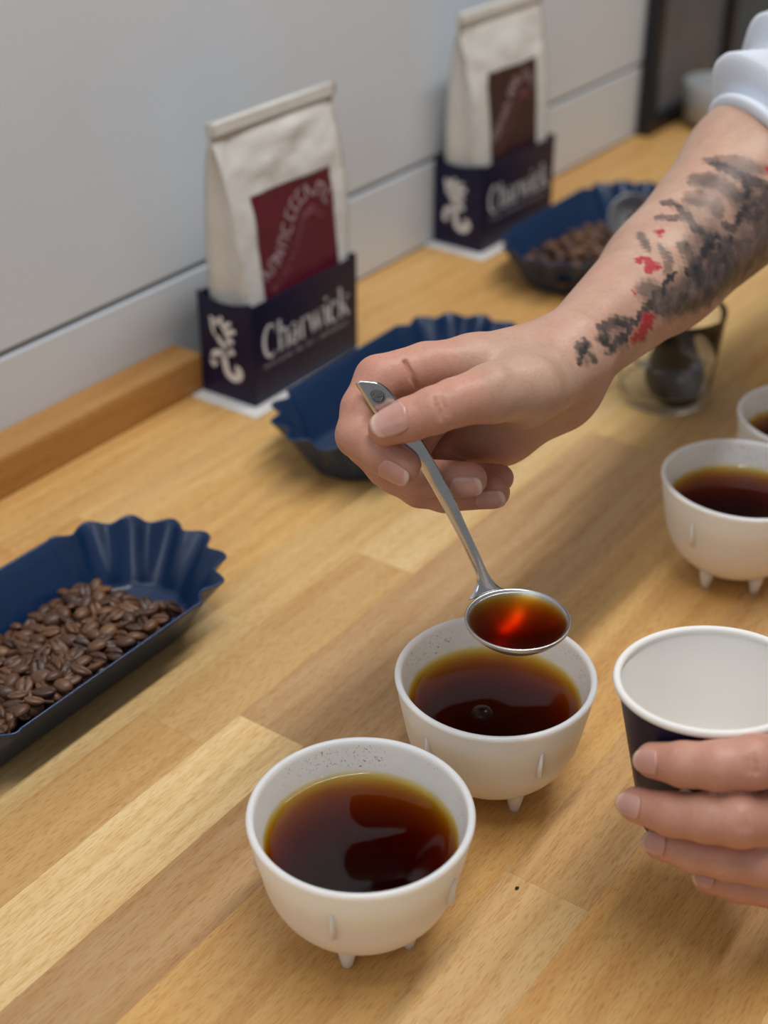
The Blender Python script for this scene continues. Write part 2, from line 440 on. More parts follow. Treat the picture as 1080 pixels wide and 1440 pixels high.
# ------------------------------------------------------------------ coffee beans
def bean_mesh(nu=32, nv=16):
    v, f, cr = [], [], []
    for j in range(nv + 1):
        ph = math.pi * j / nv
        for i in range(nu):
            th = 2 * math.pi * i / nu
            x = math.cos(ph); y = math.sin(ph) * math.cos(th); z = math.sin(ph) * math.sin(th)
            c = 0
            X, Y = x * .0050, y * .0036
            Z = z * (.0030 if z < 0 else .0014)
            if z > 0:
                d = abs(Y - .00035 * math.sin(x * 2.6)); c = max(0, 1 - d / .0008) * (1 if abs(x) < .97 else 0)
                Z -= .0019 * c
            v.append((X, Y, Z)); cr.append(c)
    for j in range(nv):
        for i in range(nu):
            k = (i + 1) % nu; f.append((j * nu + i, j * nu + k, (j + 1) * nu + k, (j + 1) * nu + i))
    me = mesh('coffee_bean', v, f); at = me.attributes.new('crease_shade', 'FLOAT', 'POINT'); at.data.foreach_set('value', cr)
    me.polygons.foreach_set('use_smooth', [True] * len(me.polygons)); me.materials.append(M['bean'])
    bm = bmesh.new(); bm.from_mesh(me); bmesh.ops.remove_doubles(bm, verts=bm.verts[:], dist=1e-7); bmesh.ops.recalc_face_normals(bm, faces=bm.faces[:]); bm.to_mesh(me); bm.free()
    return me
bean_me = bean_mesh(); bean_low = bean_mesh(12, 7)
def heap(centre, hfun, inside, n, spacing, label, group, seed, filler_label, ylim):
    rg = random.Random(seed); pts = []
    tries = 0
    while len(pts) < n and tries < 60000:
        tries += 1
        x = rg.uniform(-.055, .055); y = rg.uniform(*ylim)
        if not inside(x, y): continue
        if all((x - p[0]) ** 2 + (y - p[1]) ** 2 > spacing ** 2 for p in pts): pts.append((x, y))
    for x, y in pts:
        o = bpy.data.objects.new('coffee_bean', bean_me); COL.objects.link(o)
        face = rg.random()
        o.rotation_euler = (rg.gauss(0, .38) + (0 if face < .62 else math.pi), rg.gauss(0, .30), rg.uniform(0, 6.28))
        sc = rg.uniform(.98, 1.22); o.scale = (sc, sc * rg.uniform(.92, 1.1), sc)
        o.location = (centre[0] + x, centre[1] + y, hfun(x, y) + rg.uniform(-.0012, .0016))
        tag(o, label, 'coffee bean', group)
    # the beans underneath, never seen one by one
    bv = np.array([q.co[:] for q in bean_low.vertices]); bf = [tuple(p.vertices) for p in bean_low.polygons]
    vs, fs = [], []
    cnt = 0; tries = 0; low = []
    while cnt < n * 1.5 and tries < 40000:
        tries += 1
        x = rg.uniform(-.055, .055); y = rg.uniform(*ylim)
        if not inside(x * 1.03, y): continue
        if any((x - p[0]) ** 2 + (y - p[1]) ** 2 < (spacing * .78) ** 2 for p in low): continue
        low.append((x, y)); cnt += 1
        m = np.array((Matrix.Rotation(rg.uniform(0, 6.28), 3, 'Z') @ Matrix.Rotation(rg.gauss(0, .6) + rg.choice((0, math.pi)), 3, 'X')))
        b = len(vs); vs += list(bv @ m.T + np.array((x, y, hfun(x, y) - .0042))); fs += [tuple(b + q for q in t) for t in bf]
    me = mesh('coffee_bean_layer', vs, fs)
    o = obj('coffee_bean_layer', me, M['bean'], None, (*centre, 0), smooth=True); tag(o, filler_label, 'coffee beans', None, 'stuff')
def h1(x, y):
    e = max(0, abs(y) - .05) / .05
    return .0215 + .009 * (x + .03) / .06 - .006 * max(0, -x - .005) / .03 - .007 * e * e + .0016 * math.sin(90 * x + 60 * y)
def in1(x, y):
    z = h1(x, y); fr = .60 + .40 * max(0, (z - .004)) / .033
    lim = .0555 * fr - .0078
    yy = max(0, abs(y) - .058)
    if math.hypot(x, yy) > lim: return False
    return x > -.030 - .006 * math.sin(y * 40) and y < .058
heap(T1, h1, in1, 215, .0068, 'medium-brown roasted coffee bean on the heap in the tray by the upstand', 'roasted beans heaped in the tray by the upstand', 3,
     'roasted coffee beans lying underneath the top of the heap', (-.115, .08))
def h3(x, y): return .019 + .007 * math.exp(-((x - .005) / .03) ** 2 - ((y + .03) / .05) ** 2)
def in3(x, y): return math.hypot(x - .006, max(0, abs(y + .03) - .04)) < .034
heap(T3, h3, in3, 84, .0072, 'roasted coffee bean in the far tray with the spoon', 'beans in the tray with the spoon', 5,
     'roasted beans underneath in the far tray with the spoon', (-.115, .06))

# ------------------------------------------------------------------ lettering (own stroke shapes)
def arc(cx, cy, rx, ry, a0, a1, w0, w1, n=14, mid=None):
    out = []
    for k in range(n + 1):
        t = k / n; a = R(a0 + (a1 - a0) * t); w = w0 + (w1 - w0) * t
        if mid is not None: w = w0 + (mid - w0) * math.sin(math.pi * t)
        out.append((cx + rx * math.cos(a), cy + ry * math.sin(a), w))
    return out
TH, HL = .20, .065   # thick and hairline widths in x-heights
def serif(x, y, s=.2): return [(x - s, y, HL), (x + s, y, HL)]
def stem(x, y0, y1): return [(x, y0, TH), (x, y1, TH)]
GLYPH = {
    'C': (1.12, [arc(.58, .72, .50, .74, 48, 310, HL, HL, 20, .24), [(.93, 1.28, .06), (.97, .98, .04)]]),
    'h': (.98, [stem(.2, 0, 1.5), arc(.5, .62, .26, .36, 175, 0, HL, TH, 10), stem(.76, 0, .64), serif(.2, .02), serif(.76, .02), serif(.12, 1.48, .12)]),
    'a': (.80, [arc(.33, .68, .24, .30, 160, 10, .12, HL, 10), stem(.58, .1, .72), arc(.36, .28, .24, .26, 60, 330, HL, HL, 14, .18), [(.58, .1, HL), (.74, .06, HL)]]),
    'r': (.72, [stem(.2, 0, .98), serif(.2, .02), serif(.12, .96, .12), arc(.46, .70, .22, .26, 170, 50, HL, .13, 8)]),
    'w': (1.28, [[(.10, .98, TH), (.40, .02, TH)], [(.40, .02, HL), (.64, .90, HL)], [(.58, .98, TH), (.86, .02, TH)], [(.86, .02, HL), (1.14, .98, HL)], serif(.1, .97, .15), serif(1.13, .97, .15)]),
    'i': (.42, [stem(.2, 0, .98), serif(.2, .02), serif(.13, .96, .12), [(.11, 1.32, .19), (.29, 1.32, .19)]]),
    'c': (.80, [arc(.42, .5, .34, .48, 50, 310, HL, HL, 16, .20), [(.62, .84, .16), (.66, .74, .12)]]),
    'k': (.98, [stem(.2, 0, 1.5), serif(.2, .02), serif(.12, 1.48, .12), [(.26, .42, HL), (.78, .94, HL)], [(.42, .58, TH), (.80, .04, TH)], serif(.80, .97, .16), serif(.82, .02, .18)]),
}
def word(text, size):
    st = []; x = 0
    for ch in text:
        adv, ss = GLYPH[ch]
        for s in ss: st.append([((p[0] + x) * size, p[1] * size, p[2] * size) for p in s])
        x += adv
    return st, x * size
def plaque(name, strokes, mapper, mat, parent):
    v, f = ribbon(strokes); me = mesh(name, [mapper(p[0], p[1]) for p in v], f); return obj(name, me, mat, parent)
def microtext(x0, x1, y, h, seed):
    """a line of lettering too small to read in the photograph: letter-sized strokes"""
    rg = random.Random(seed); st = []; x = x0
    while x < x1:
        if rg.random() < .12: x += h * .8; continue
        w = h * rg.uniform(.45, .8)
        st.append([(x, y, h * .22), (x, y + h, h * .22)])
        if rg.random() < .6: st.append([(x, y + h * rg.choice((0, .5, 1)), h * .16), (x + w, y + h * rg.choice((0, .5, 1)), h * .16)])
        if rg.random() < .5: st.append([(x + w, y, h * .18), (x + w, y + h, h * .18)])
        x += w + h * .35
    return st
EMBLEM = [  # crest: maned head, body, curling tail; unit box 1 wide x 1.75 high, origin lower left
    smooth_prof([(.14, .60, .16), (.12, .48, .20), (.20, .40, .20)], 4),
    smooth_prof([(.12, .52, .16), (.16, .70, .15), (.32, .76, .16), (.46, .70, .17), (.50, .48, .18), (.58, .26, .19), (.78, .20, .20), (.94, .32, .19), (.90, .46, .17), (.80, .48, .14)], 5),
    smooth_prof([(.46, .70, .16), (.56, .84, .18), (.52, 1.00, .22), (.42, 1.14, .30), (.34, 1.34, .26), (.22, 1.62, .14)], 5),
    smooth_prof([(.52, .94, .16), (.70, .86, .20), (.74, .80, .18)], 4),
    smooth_prof([(.38, 1.16, .16), (.56, 1.32, .16), (.86, 1.44, .11)], 4),
    smooth_prof([(.44, 1.12, .14), (.62, 1.16, .16), (.78, 1.12, .12)], 4),
    smooth_prof([(.38, 1.28, .14), (.54, 1.50, .13), (.74, 1.62, .08)], 4),
    smooth_prof([(.32, 1.30, .14), (.40, 1.58, .13), (.46, 1.72, .08)], 4),
    smooth_prof([(.30, 1.20, .18), (.20, 1.34, .16), (.12, 1.66, .08)], 4),
]

# ------------------------------------------------------------------ navy bag stands and coffee bags
def bag_stand(x0, x1, y0, y1, h, rz, label, seed):
    root = empty('bag_stand', ((x0 + x1) / 2, (y0 + y1) / 2, 0), rz); tag(root, label, 'display stand', 'navy bag stands with a crest')
    hx, hy = (x1 - x0) / 2, (y1 - y0) / 2; t = .0012; zb = .0014
    obj('base_card', box_me('base_card', (-hx - .001, -hy - .012, 0), (hx + .010, hy + .004, zb), .0004), M['card_white'], root)
    obj('front_panel', box_me('front_panel', (hx - t, -hy, zb), (hx, hy, h), .0004), M['navy'], root)
    obj('back_panel', box_me('back_panel', (-hx, -hy + t, zb), (-hx + t, hy - t, h), .0003), M['navy'], root)
    for sgn in (-1, 1):   # side panels dip slightly between the corners
        v = []; n = 12
        ya, yb = (-hy, -hy + t) if sgn < 0 else (hy - t, hy)
        for yy in (ya, yb):
            for k in range(n + 1):
                x = -hx + (2 * hx - t) * k / n; z = h + .002 - .0065 * math.sin(math.pi * k / n) ** .8 * (1 - .3 * k / n)
                v += [(x, yy, zb), (x, yy, z)]
        f = []; m = 2 * (n + 1)
        for s in (0, m):
            for k in range(n): f.append((s + 2 * k, s + 2 * k + 2, s + 2 * k + 3, s + 2 * k + 1))
        for k in range(n): f.append((2 * k + 1, 2 * k + 3, m + 2 * k + 3, m + 2 * k + 1))
        f += [(0, 1, m + 1, m), (2 * n, m + 2 * n, m + 2 * n + 1, 2 * n + 1)]
        obj('side_panel', mesh('side_panel', v, f), M['navy'], root)
    st, wd = word('Charwick', .0135)
    sc = (2 * hy * .83) / wd
    plaque('lettering', [[(p[0] * sc, p[1] * sc * 1.12, p[2] * sc) for p in s] for s in st], lambda a, b: (hx + .0003, -hy * .83 + a, .0355 + b), M['print_white'], root)
    plaque('small_lettering', microtext(0, 2 * hy * .80, 0, .0030, seed), lambda a, b: (hx + .0003, -hy * .82 + a, .0275 + b), M['print_grey'], root)
    s2 = .030
    plaque('crest', [[(p[0] * s2, p[1] * s2, p[2] * s2) for p in s] for s in EMBLEM], lambda a, b: (-hx * .66 + a, -hy - .0003, .0135 + b), M['print_white'], root)
    return root
bag_stand(-.652, -.6015, .691, .814, .0785, R(0), 'navy card bag stand with white crest, holding the burgundy-label bag', 11)
bag_stand(-.681, -.629, 1.042, 1.163, .0800, R(-1.5), 'navy card bag stand with white crest, holding the brown-label bag', 12)

def coffee_bag(loc, rz, hw, height, label, labmat, lab, seed):
    root = empty('coffee_bag', loc, rz); tag(root, label, 'coffee bag', 'white coffee bags in navy stands')
    rg = random.Random(seed)
    zs = [.002, .006, .03, .06, .085, .11, .135, .155, .170, height - .0105, height - .008, height - .0065, height - .003, height]
    def half_depth(z):
        t = min(1, z / (height - .010)); return max(.0014, .0195 * (1 - t ** 2.2) ** .75)
    def hwz(z): return hw + .0085 * max(0, (z - .075) / (height - .075)) ** .7
    def front(y, z):
        d = half_depth(z); e = abs(y) / hwz(z)
        bul = .0016 * math.sin(7 * z / height + seed) * (1 - e ** 4) + .0012 * math.sin(55 * y + 30 * z + seed) * (z / height) if z < height - .011 else 0
        lean = -.004 * z / height
        k_ = min(1, max(0, (z - .10) / .05)) * (1 if z < height - .011 else 0)
        bul += .0028 * k_ * mnoise.noise(Vector((y * 38, z * 55, seed * 3.7))) + .0014 * k_ * mnoise.noise(Vector((y * 90, z * 120, seed)))
        fold = .0026 if height - .0085 < z else 0
        return lean + d + bul + fold
    ny = 24; v, f = [], []
    zz = np.interp(np.linspace(0, len(zs) - 1, 56), range(len(zs)), zs)
    for z in zz:
        w = hwz(z); d = half_depth(z); ring = []
        for k in range(ny + 1): y = -w + 2 * w * k / ny; ring.append((front(y, z), y))
        # side gusset folded inwards
        gs = .011 * (z / height) ** .7
        for q in (.25, .5, .75): ring.append((front(w, z) + (-2 * d) * q, w - gs * (1 - abs(q - .5) * 2) ** .8))
        for k in range(ny + 1): y = w - 2 * w * k / ny; ring.append((-.004 * z / height - d, y))
        for q in (.25, .5, .75): ring.append((-.004 * z / height - d + 2 * d * q, -w + gs * (1 - abs(q - .5) * 2) ** .8))
        v += [(a, b, z) for a, b in ring]
    m = len(v) // len(zz)
    for k in range(len(zz) - 1):
        for i in range(m): j = (i + 1) % m; f.append((k * m + i, k * m + j, (k + 1) * m + j, (k + 1) * m + i))
    f.append(tuple(range(m))[::-1]); f.append(tuple(range((len(zz) - 1) * m, len(zz) * m)))
    me = mesh('bag_body', v, f); obj('bag_body', me, M['bag'], root, smooth=True)
    # printed label following the front
    y0, y1, z0, z1 = lab
    n = 16; lv, lf = [], []
    for i in range(n + 1):
        for k in range(n + 1):
            y = y0 + (y1 - y0) * i / n; z = z0 + (z1 - z0) * k / n; lv.append((front(y, z) + .0006, y, z))
    for i in range(n):
        for k in range(n): a = i * (n + 1) + k; lf.append((a, a + n + 1, a + n + 2, a + 1))
    lo = obj('label', mesh('label', lv, lf), labmat, root, smooth=True)
    # lettering that climbs across the label in an S curve
    path = smooth_prof([(.05, .20), (.22, .29), (.38, .47), (.50, .66), (.62, .76), (.77, .78), (.92, .66)], 24)
    def along(t):
        q = t * (len(path) - 1); i = min(int(q), len(path) - 2); u_ = q - i
        p = np.array(path[i]) * (1 - u_) + np.array(path[i + 1]) * u_; d_ = np.array(path[i + 1]) - np.array(path[i]); d_ /= np.linalg.norm(d_)
        return p, d_
    mp = lambda a, b: (front(y0 + (y1 - y0) * a, z0 + (z1 - z0) * b) + .0010, y0 + (y1 - y0) * a, z0 + (z1 - z0) * b)
    for nm, hh, off, mt, cnt in (('lettering', .125, 0, M['label_ink'], 11), ('small_lettering', .06, -.15, M['label_ink_faint'], 22)):
        st = []
        for k in range(cnt):
            p, d_ = along((k + .5) / cnt); nn = np.array((-d_[1], d_[0])); p = p + nn * off
            wl = .40 / cnt
            pts = [p - d_ * wl + nn * hh * q for q in (0, 1)] + [p + d_ * wl + nn * hh * q for q in (1, 0)]
            kind = rg.randrange(4)
            seq = {0: [(0, 1), (1, 2), (2, 3)], 1: [(0, 1), (1, 3)], 2: [(0, 1), (2, 3), (1, 3)], 3: [(0, 1), (0, 3), (1, 2)]}[kind]
            for a_, b_ in seq: st.append([(*pts[a_], hh * .17), (*pts[b_], hh * .17)])
        plaque(nm, st, mp, mt, root)
    return root
coffee_bag((-.6245, .7545, 0.002), R(0), .0588, .200, 'white paper coffee bag with a burgundy label', M['label_red'], (-.0405, .0465, .070, .146), 1)
coffee_bag((-.6525, 1.102, 0.002), R(-1.5), .0575, .205, 'white paper coffee bag with a dark brown label', M['label_brown'], (-.036, .0400, .074, .152), 2)

# ------------------------------------------------------------------ picture frame and cup at the far end
fr = empty('picture_frame', (-.683, 1.56, 0)); tag(fr, 'black framed picture standing on the counter against the wall', 'picture frame')
FW, FH = .108, .46
for lo, hi in (((0, -FW, 0), (.016, -FW + .016, FH)), ((0, FW - .016, 0), (.016, FW, FH)), ((0, -FW + .016, 0), (.016, FW - .016, .018)), ((0, -FW + .016, FH - .018), (.016, FW - .016, FH))):
    obj('frame_bar', box_me('frame_bar', lo, hi, .001), M['black_frame'], fr)
obj('glazed_print', box_me('glazed_print', (.003, -FW + .016, .018), (.006, FW - .016, FH - .018)), M['dark_glass'], fr)
fc = empty('small_cup', (-.628, 1.535, 0)); tag(fc, 'small grey cup beside the black picture frame', 'cup')
obj('cup_body', lathe_me('cup_body', [(0, .004), (.022, .004), (.030, .012), (.034, .050), (.0355, .052), (.037, .050), (.033, .010), (.024, .0035), (0, .0035)], 40), simple('grey_ceramic', (.36, .38, .39), .4), fc, smooth=True)
obj('foot_ring', lathe_me('foot_ring', [(.018, 0), (.024, 0), (.024, .0045), (.018, .0045)], 40, True), M['black_frame'], fc)

# ------------------------------------------------------------------ spoons
def spoon_bowl_me(name, rx, ry, depth, thick=.0011):
    n, m = 56, 10; v, f = [], []
    def ring(s, off):
        a = s * math.pi / 2
        return math.sin(a), -depth * math.cos(a) ** 1.25
    prof = []
    for k in range(m + 1): s = k / m; prof.append((math.sin(s * math.pi / 2), -depth * (1 - math.sin(s * math.pi / 2) ** 2.3)))
    prof_in = [(r_, z) for r_, z in prof]
    out = [((r_ * (1 + thick / rx)), z - thick * (1 if k < m else 0)) for k, (r_, z) in enumerate(prof)]
    full = [(r_, z) for r_, z in prof_in] + [(1 + thick / rx * .5, .0004)] + out[::-1]
    rows = []
    for r_, z in full:
        if r_ < 1e-6: rows.append([len(v)]); v.append((0, 0, z)); continue
        rows.append(list(range(len(v), len(v) + n)))
        for i in range(n): a = 2 * math.pi * i / n; v.append((rx * r_ * math.cos(a), ry * r_ * math.sin(a), z))
    for a, b in zip(rows[:-1], rows[1:]):
        for i in range(n):
            j = (i + 1) % n
            if len(a) == 1: f.append((a[0], b[i], b[j]))
            elif len(b) == 1: f.append((a[i], b[0], a[j]))
            else: f.append((a[i], b[i], b[j], a[j]))
    me = mesh(name, v, f); bm = bmesh.new(); bm.from_mesh(me); bmesh.ops.recalc_face_normals(bm, faces=bm.faces[:]); bm.to_mesh(me); bm.free(); return me

def blade(name, left, right, thick, nrm):
    """tapered handle blade between two 3-D edge lines, slightly crowned"""
    L = [Vector(p) for p in smooth_prof(left, 5)]; Rr = [Vector(p) for p in smooth_prof(right, 5)]; nrm = Vector(nrm); v, f = [], []
    m = min(len(L), len(Rr)); K = 6
    for i in range(m):
        for side in (1, -1):
            for k in range(K + 1):
                t = k / K; e = 1 - (2 * t - 1) ** 4
                v.append(L[i].lerp(Rr[i], t) + nrm * thick * side * (.25 + .75 * e) * .5)
    q = 2 * (K + 1)
    for i in range(m - 1):
        for s in (0, K + 1):
            for k in range(K): a = i * q + s + k; f.append((a, a + 1, a + q + 1, a + q))
        for k in (0, K): a = i * q + k; f.append((a, a + q, a + q + K + 1, a + K + 1))
    for i in (0, m - 1): f.append(tuple(i * q + k for k in range(K + 1)) + tuple(i * q + K + 1 + k for k in range(K, -1, -1)))
    me = mesh(name, v, f); bm = bmesh.new(); bm.from_mesh(me); bmesh.ops.recalc_face_normals(bm, faces=bm.faces[:]); bm.to_mesh(me); bm.free(); return me

SB = Vector((-0.2442, 0.4458, 0.1073))
sp = empty('cupping_spoon', SB); tag(sp, 'polished steel cupping spoon full of coffee, held over a bowl', 'spoon')
obj('spoon_bowl', spoon_bowl_me('spoon_bowl', .0222, .0222, .0125), M['steel_bowl'], sp, smooth=True)
left = [(-0.3257, 0.4391, 0.2004), (-0.3215, 0.4398, 0.1945), (-0.3171, 0.4405, 0.1884), (-0.3089, 0.4431, 0.1784), (-0.3009, 0.4463, 0.1693), (-0.2954, 0.4488, 0.1597), (-0.2893, 0.4501, 0.1499), (-0.2818, 0.4523, 0.1361), (-0.2749, 0.4540, 0.1224), (-0.2709, 0.4547, 0.1137), (-0.2707, 0.4524, 0.1085), (-0.2712, 0.4480, 0.1050)]
right = [(-0.3245, 0.4405, 0.2012), (-0.3190, 0.4459, 0.2002), (-0.3131, 0.4486, 0.1954), (-0.3046, 0.4503, 0.1838), (-0.2963, 0.4515, 0.1719), (-0.2902, 0.4533, 0.1607), (-0.2847, 0.4544, 0.1513), (-0.2786, 0.4559, 0.1380), (-0.2724, 0.4576, 0.1248), (-0.2680, 0.4590, 0.1147), (-0.2635, 0.4613, 0.1079), (-0.2602, 0.4654, 0.1054)]
hm = blade('handle', left, right, .0026, (0.544, -0.335, 0.770))
ho = obj('handle', hm, M['steel'], sp, smooth=True); ho.location = -SB
# black round maker's mark near the handle end
mv, mf = ribbon([arc(0, 0, .0030, .0030, 0, 360, .0008, .0008, 28), [(-.0022, .0007, .0006), (.0020, .0007, .0006)], [(-.0020, -.0005, .0006), (.0022, -.0005, .0006)], [(-.0022, -.0012, .0012), (.0022, -.0012, .0012)], [(-.002, 0, .0009), (-.0006, 0, .0009)], [(.0004, .0004, .0015), (.0022, .0004, .0015)], [(-.0012, .0014, .0013), (.0004, .0016, .0013)], [(-.0008, -.0022, .0008), (.0012, -.0022, .0008)]])
mc = Vector((-0.3160, 0.4421, 0.1959)); mn = Vector((0.544, -0.335, 0.770)); mu = Vector((0.702, -0.035, -0.712)); mu = (mu - mn * mu.dot(mn)).normalized(); ms = mn.cross(mu)
mo = obj('maker_mark', mesh('maker_mark', [mc + ms * p[0] + mu * p[1] for p in mv], mf), M['engrave'], sp); mo.location = -SB
# coffee in the spoon
pr = [(0, -.0009), (.0120, -.0009), (.0205, -.0009), (.0213, -.0006)]
pr += [(.0222 * math.sin(s * math.pi / 2), -.0125 * (1 - math.sin(s * math.pi / 2) ** 2.3) - .0002) for s in np.linspace(.80, 0, 9)]
o = obj('spoon_coffee', lathe_me('spoon_coffee', pr, 56), M['coffee_spoon'], None, SB, smooth=True); tag(o, 'amber coffee filling the raised steel spoon', 'coffee')

def resting_spoon(loc, rot, label, mat):
    s = empty('cupping_spoon', loc); s.rotation_euler = rot; tag(s, label, 'spoon')
    obj('spoon_bowl', spoon_bowl_me('spoon_bowl', .0215, .0215, .011), mat, s, smooth=True)
    l_ = [(.019, .006, .000), (.026, .0032, .004), (.045, .0030, .010), (.085, .0045, .016), (.112, .0062, .018), (.118, .0035, .018)]
    r_ = [(a, -b, c) for a, b, c in l_]
    obj('handle', blade('handle', l_, r_, .0017, (0, 0, 1)), mat, s, smooth=True)
    return s
resting_spoon((-.514, 1.102, .040), (R(66), R(-22), R(62)), 'steel spoon resting in the far blue tray of beans', M['steel_bowl'])

# ------------------------------------------------------------------ water glass
GX, GY = -.372, .878
g = obj('drinking_glass', lathe_me('drinking_glass', smooth_prof([(0, .0), (.026, .0), (.0315, .0025), (.0335, .010), (.0358, .040), (.0382, .070)], 4) + [(.0378, .0708), (.0370, .070)] + smooth_prof([(.0346, .040), (.0320, .016), (.0290, .0115), (.015, .0105), (0, .0105)], 4), 64), M['glass'], None, (GX, GY, 0), smooth=True)
tag(g, 'clear water glass with a dark spoon standing in it', 'glass')
wt = obj('water', lathe_me('water', [(0, .0365), (.0334, .0365), (.0336, .0370), (.0341, .0368), (.0325, .0165), (.0292, .0118), (0, .0108)], 64), M['water'], None, (GX, GY, 0), smooth=True)
tag(wt, 'clear water in the drinking glass around the spoon', 'water')
resting_spoon((GX + .010, GY - .006, .0235), (R(-12), R(-50), R(152)), 'steel spoon with its dark reflection painted in, standing in the water glass', M['steel_dark_refl'])

# ------------------------------------------------------------------ paper cup
CN = Vector((-.1043, .0359, 1)).normalized(); CC = Vector((-.15627, .45279, .11011)); CH = .070
pc = empty('paper_cup', CC - CN * CH); pc.rotation_euler = Vector((0, 0, 1)).rotation_difference(CN).to_euler()
tag(pc, 'navy paper cup with white rolled rim and white inside, held in a hand', 'cup')
rt, rb = .0386, .0285
def rz_(z): return rb + (rt - rb) * z / CH
obj('cup_wall', lathe_me('cup_wall', [(rz_(0), 0), (rz_(.02), .02), (rz_(.05), .05), (rz_(.066), .066), (rz_(.0695), .0695)], 96), M['navy'], pc, smooth=True)
obj('cup_liner', lathe_me('cup_liner', [(0, .006), (rz_(.006) - .001, .006), (rz_(.03) - .0006, .03), (rz_(.06) - .0006, .06), (rz_(.0695) - .0006, .0695)], 96), M['paper'], pc, smooth=True)
obj('rolled_rim', lathe_me('rolled_rim', [(rt + .0001 + .0017 * math.cos(a), CH - .0005 + .0018 * math.sin(a)) for a in np.linspace(0, 2 * math.pi, 14)[:-1]], 96, True), M['paper'], pc, smooth=True)
stc, wc = word('Charwick', .0085)
def on_cup(a, b):
    z = .0250 + b; th = R(-89) + a / .034; r_ = rz_(z) + .0003
    return (r_ * math.cos(th), r_ * math.sin(th), z)
plaque('lettering', stc, on_cup, M['print_white'], pc)

# ------------------------------------------------------------------ person: arms and hands grown as one skin
def smin(a, b, k):
    h = np.clip(.5 + .5 * (b - a) / k, 0, 1); return b + (a - b) * h - k * h * (1 - h)
class Field:
    def __init__(s, origin, axes, dims, h):
        s.o = np.array(origin, np.float32); s.A = np.array(axes, np.float32); s.h = h
        s.n = [int(math.ceil(d / h)) + 1 for d in dims]
    def loc(s, p): return s.A @ (np.array(p, np.float32) - s.o)
    def new(s): return np.full(s.n, .03, np.float32)
    def prim(s, D, a, b, ra, rb, k, sub=False):
        a, b = s.loc(a), s.loc(b); pad = max(ra, rb) + .013
        lo = np.maximum(np.floor((np.minimum(a, b) - pad) / s.h).astype(int), 0)
        hi = np.minimum(np.ceil((np.maximum(a, b) + pad) / s.h).astype(int) + 1, s.n)
        if np.any(hi <= lo): return
        g = [np.arange(lo[i], hi[i], dtype=np.float32) * s.h for i in range(3)]
        X, Y, Z = g[0][:, None, None] - a[0], g[1][None, :, None] - a[1], g[2][None, None, :] - a[2]
        d = (b - a).astype(np.float32); L = float(d @ d) + 1e-12
        t = np.clip((X * d[0] + Y * d[1] + Z * d[2]) / L, 0, 1)
        dist = np.sqrt((X - t * d[0]) ** 2 + (Y - t * d[1]) ** 2 + (Z - t * d[2]) ** 2) - (ra + (rb - ra) * t)
        sl = tuple(slice(lo[i], hi[i]) for i in range(3))
        if sub: D[sl] = -smin(-D[sl], dist, k)
        else: D[sl] = smin(D[sl], dist, k)
    def chain(s, D, pts, k):
        for p, q in zip(pts[:-1], pts[1:]): s.prim(D, p[0], q[0], p[1], q[1], k)
    def surface(s, D):
        S_ = D < 0; nx, ny, nz = D.shape
        c = np.zeros((nx - 1, ny - 1, nz - 1), np.uint8)
        for i in (0, 1):
            for j in (0, 1):
                for k in (0, 1): c += S_[i:nx - 1 + i, j:ny - 1 + j, k:nz - 1 + k]
        cells = np.argwhere((c > 0) & (c < 8)); idx = np.full(c.shape, -1, np.int32)
        idx[tuple(cells.T)] = np.arange(len(cells))
        pos = np.zeros((len(cells), 3)); cnt = np.zeros(len(cells))
        cor = [(i, j, k) for i in (0, 1) for j in (0, 1) for k in (0, 1)]
        for p in cor:
            for ax in range(3):
                if p[ax]: continue
                q = list(p); q[ax] = 1
                da = D[tuple((cells + p).T)]; db = D[tuple((cells + q).T)]
                mk = (da < 0) != (db < 0); t = np.where(mk, da / np.where(mk, da - db, 1), 0)
                e = np.array(p)[None, :] + np.zeros((len(cells), 3)); e[:, ax] += t
                pos += e * mk[:, None]; cnt += mk
        V = (cells + pos / cnt[:, None]) * s.h
        F = []
        for ax in range(3):
            b_, c_ = (ax + 1) % 3, (ax + 2) % 3
            sl0 = [slice(None)] * 3; sl1 = [slice(None)] * 3; sl0[ax] = slice(0, -1); sl1[ax] = slice(1, None)
            ch = S_[tuple(sl0)] != S_[tuple(sl1)]
            e = np.argwhere(ch); e = e[(e[:, b_] > 0) & (e[:, c_] > 0) & (e[:, b_] < D.shape[b_] - 1) & (e[:, c_] < D.shape[c_] - 1)]
            def at_(db, dc):
                q = e.copy(); q[:, b_] += db; q[:, c_] += dc; return idx[tuple(q.T)]
            quad = np.stack([at_(-1, -1), at_(0, -1), at_(0, 0), at_(-1, 0)], 1)
            flip = ~S_[tuple(e.T)]; quad[flip] = quad[flip][:, ::-1]; F.append(quad)
        return V @ s.A + s.o, np.concatenate(F)

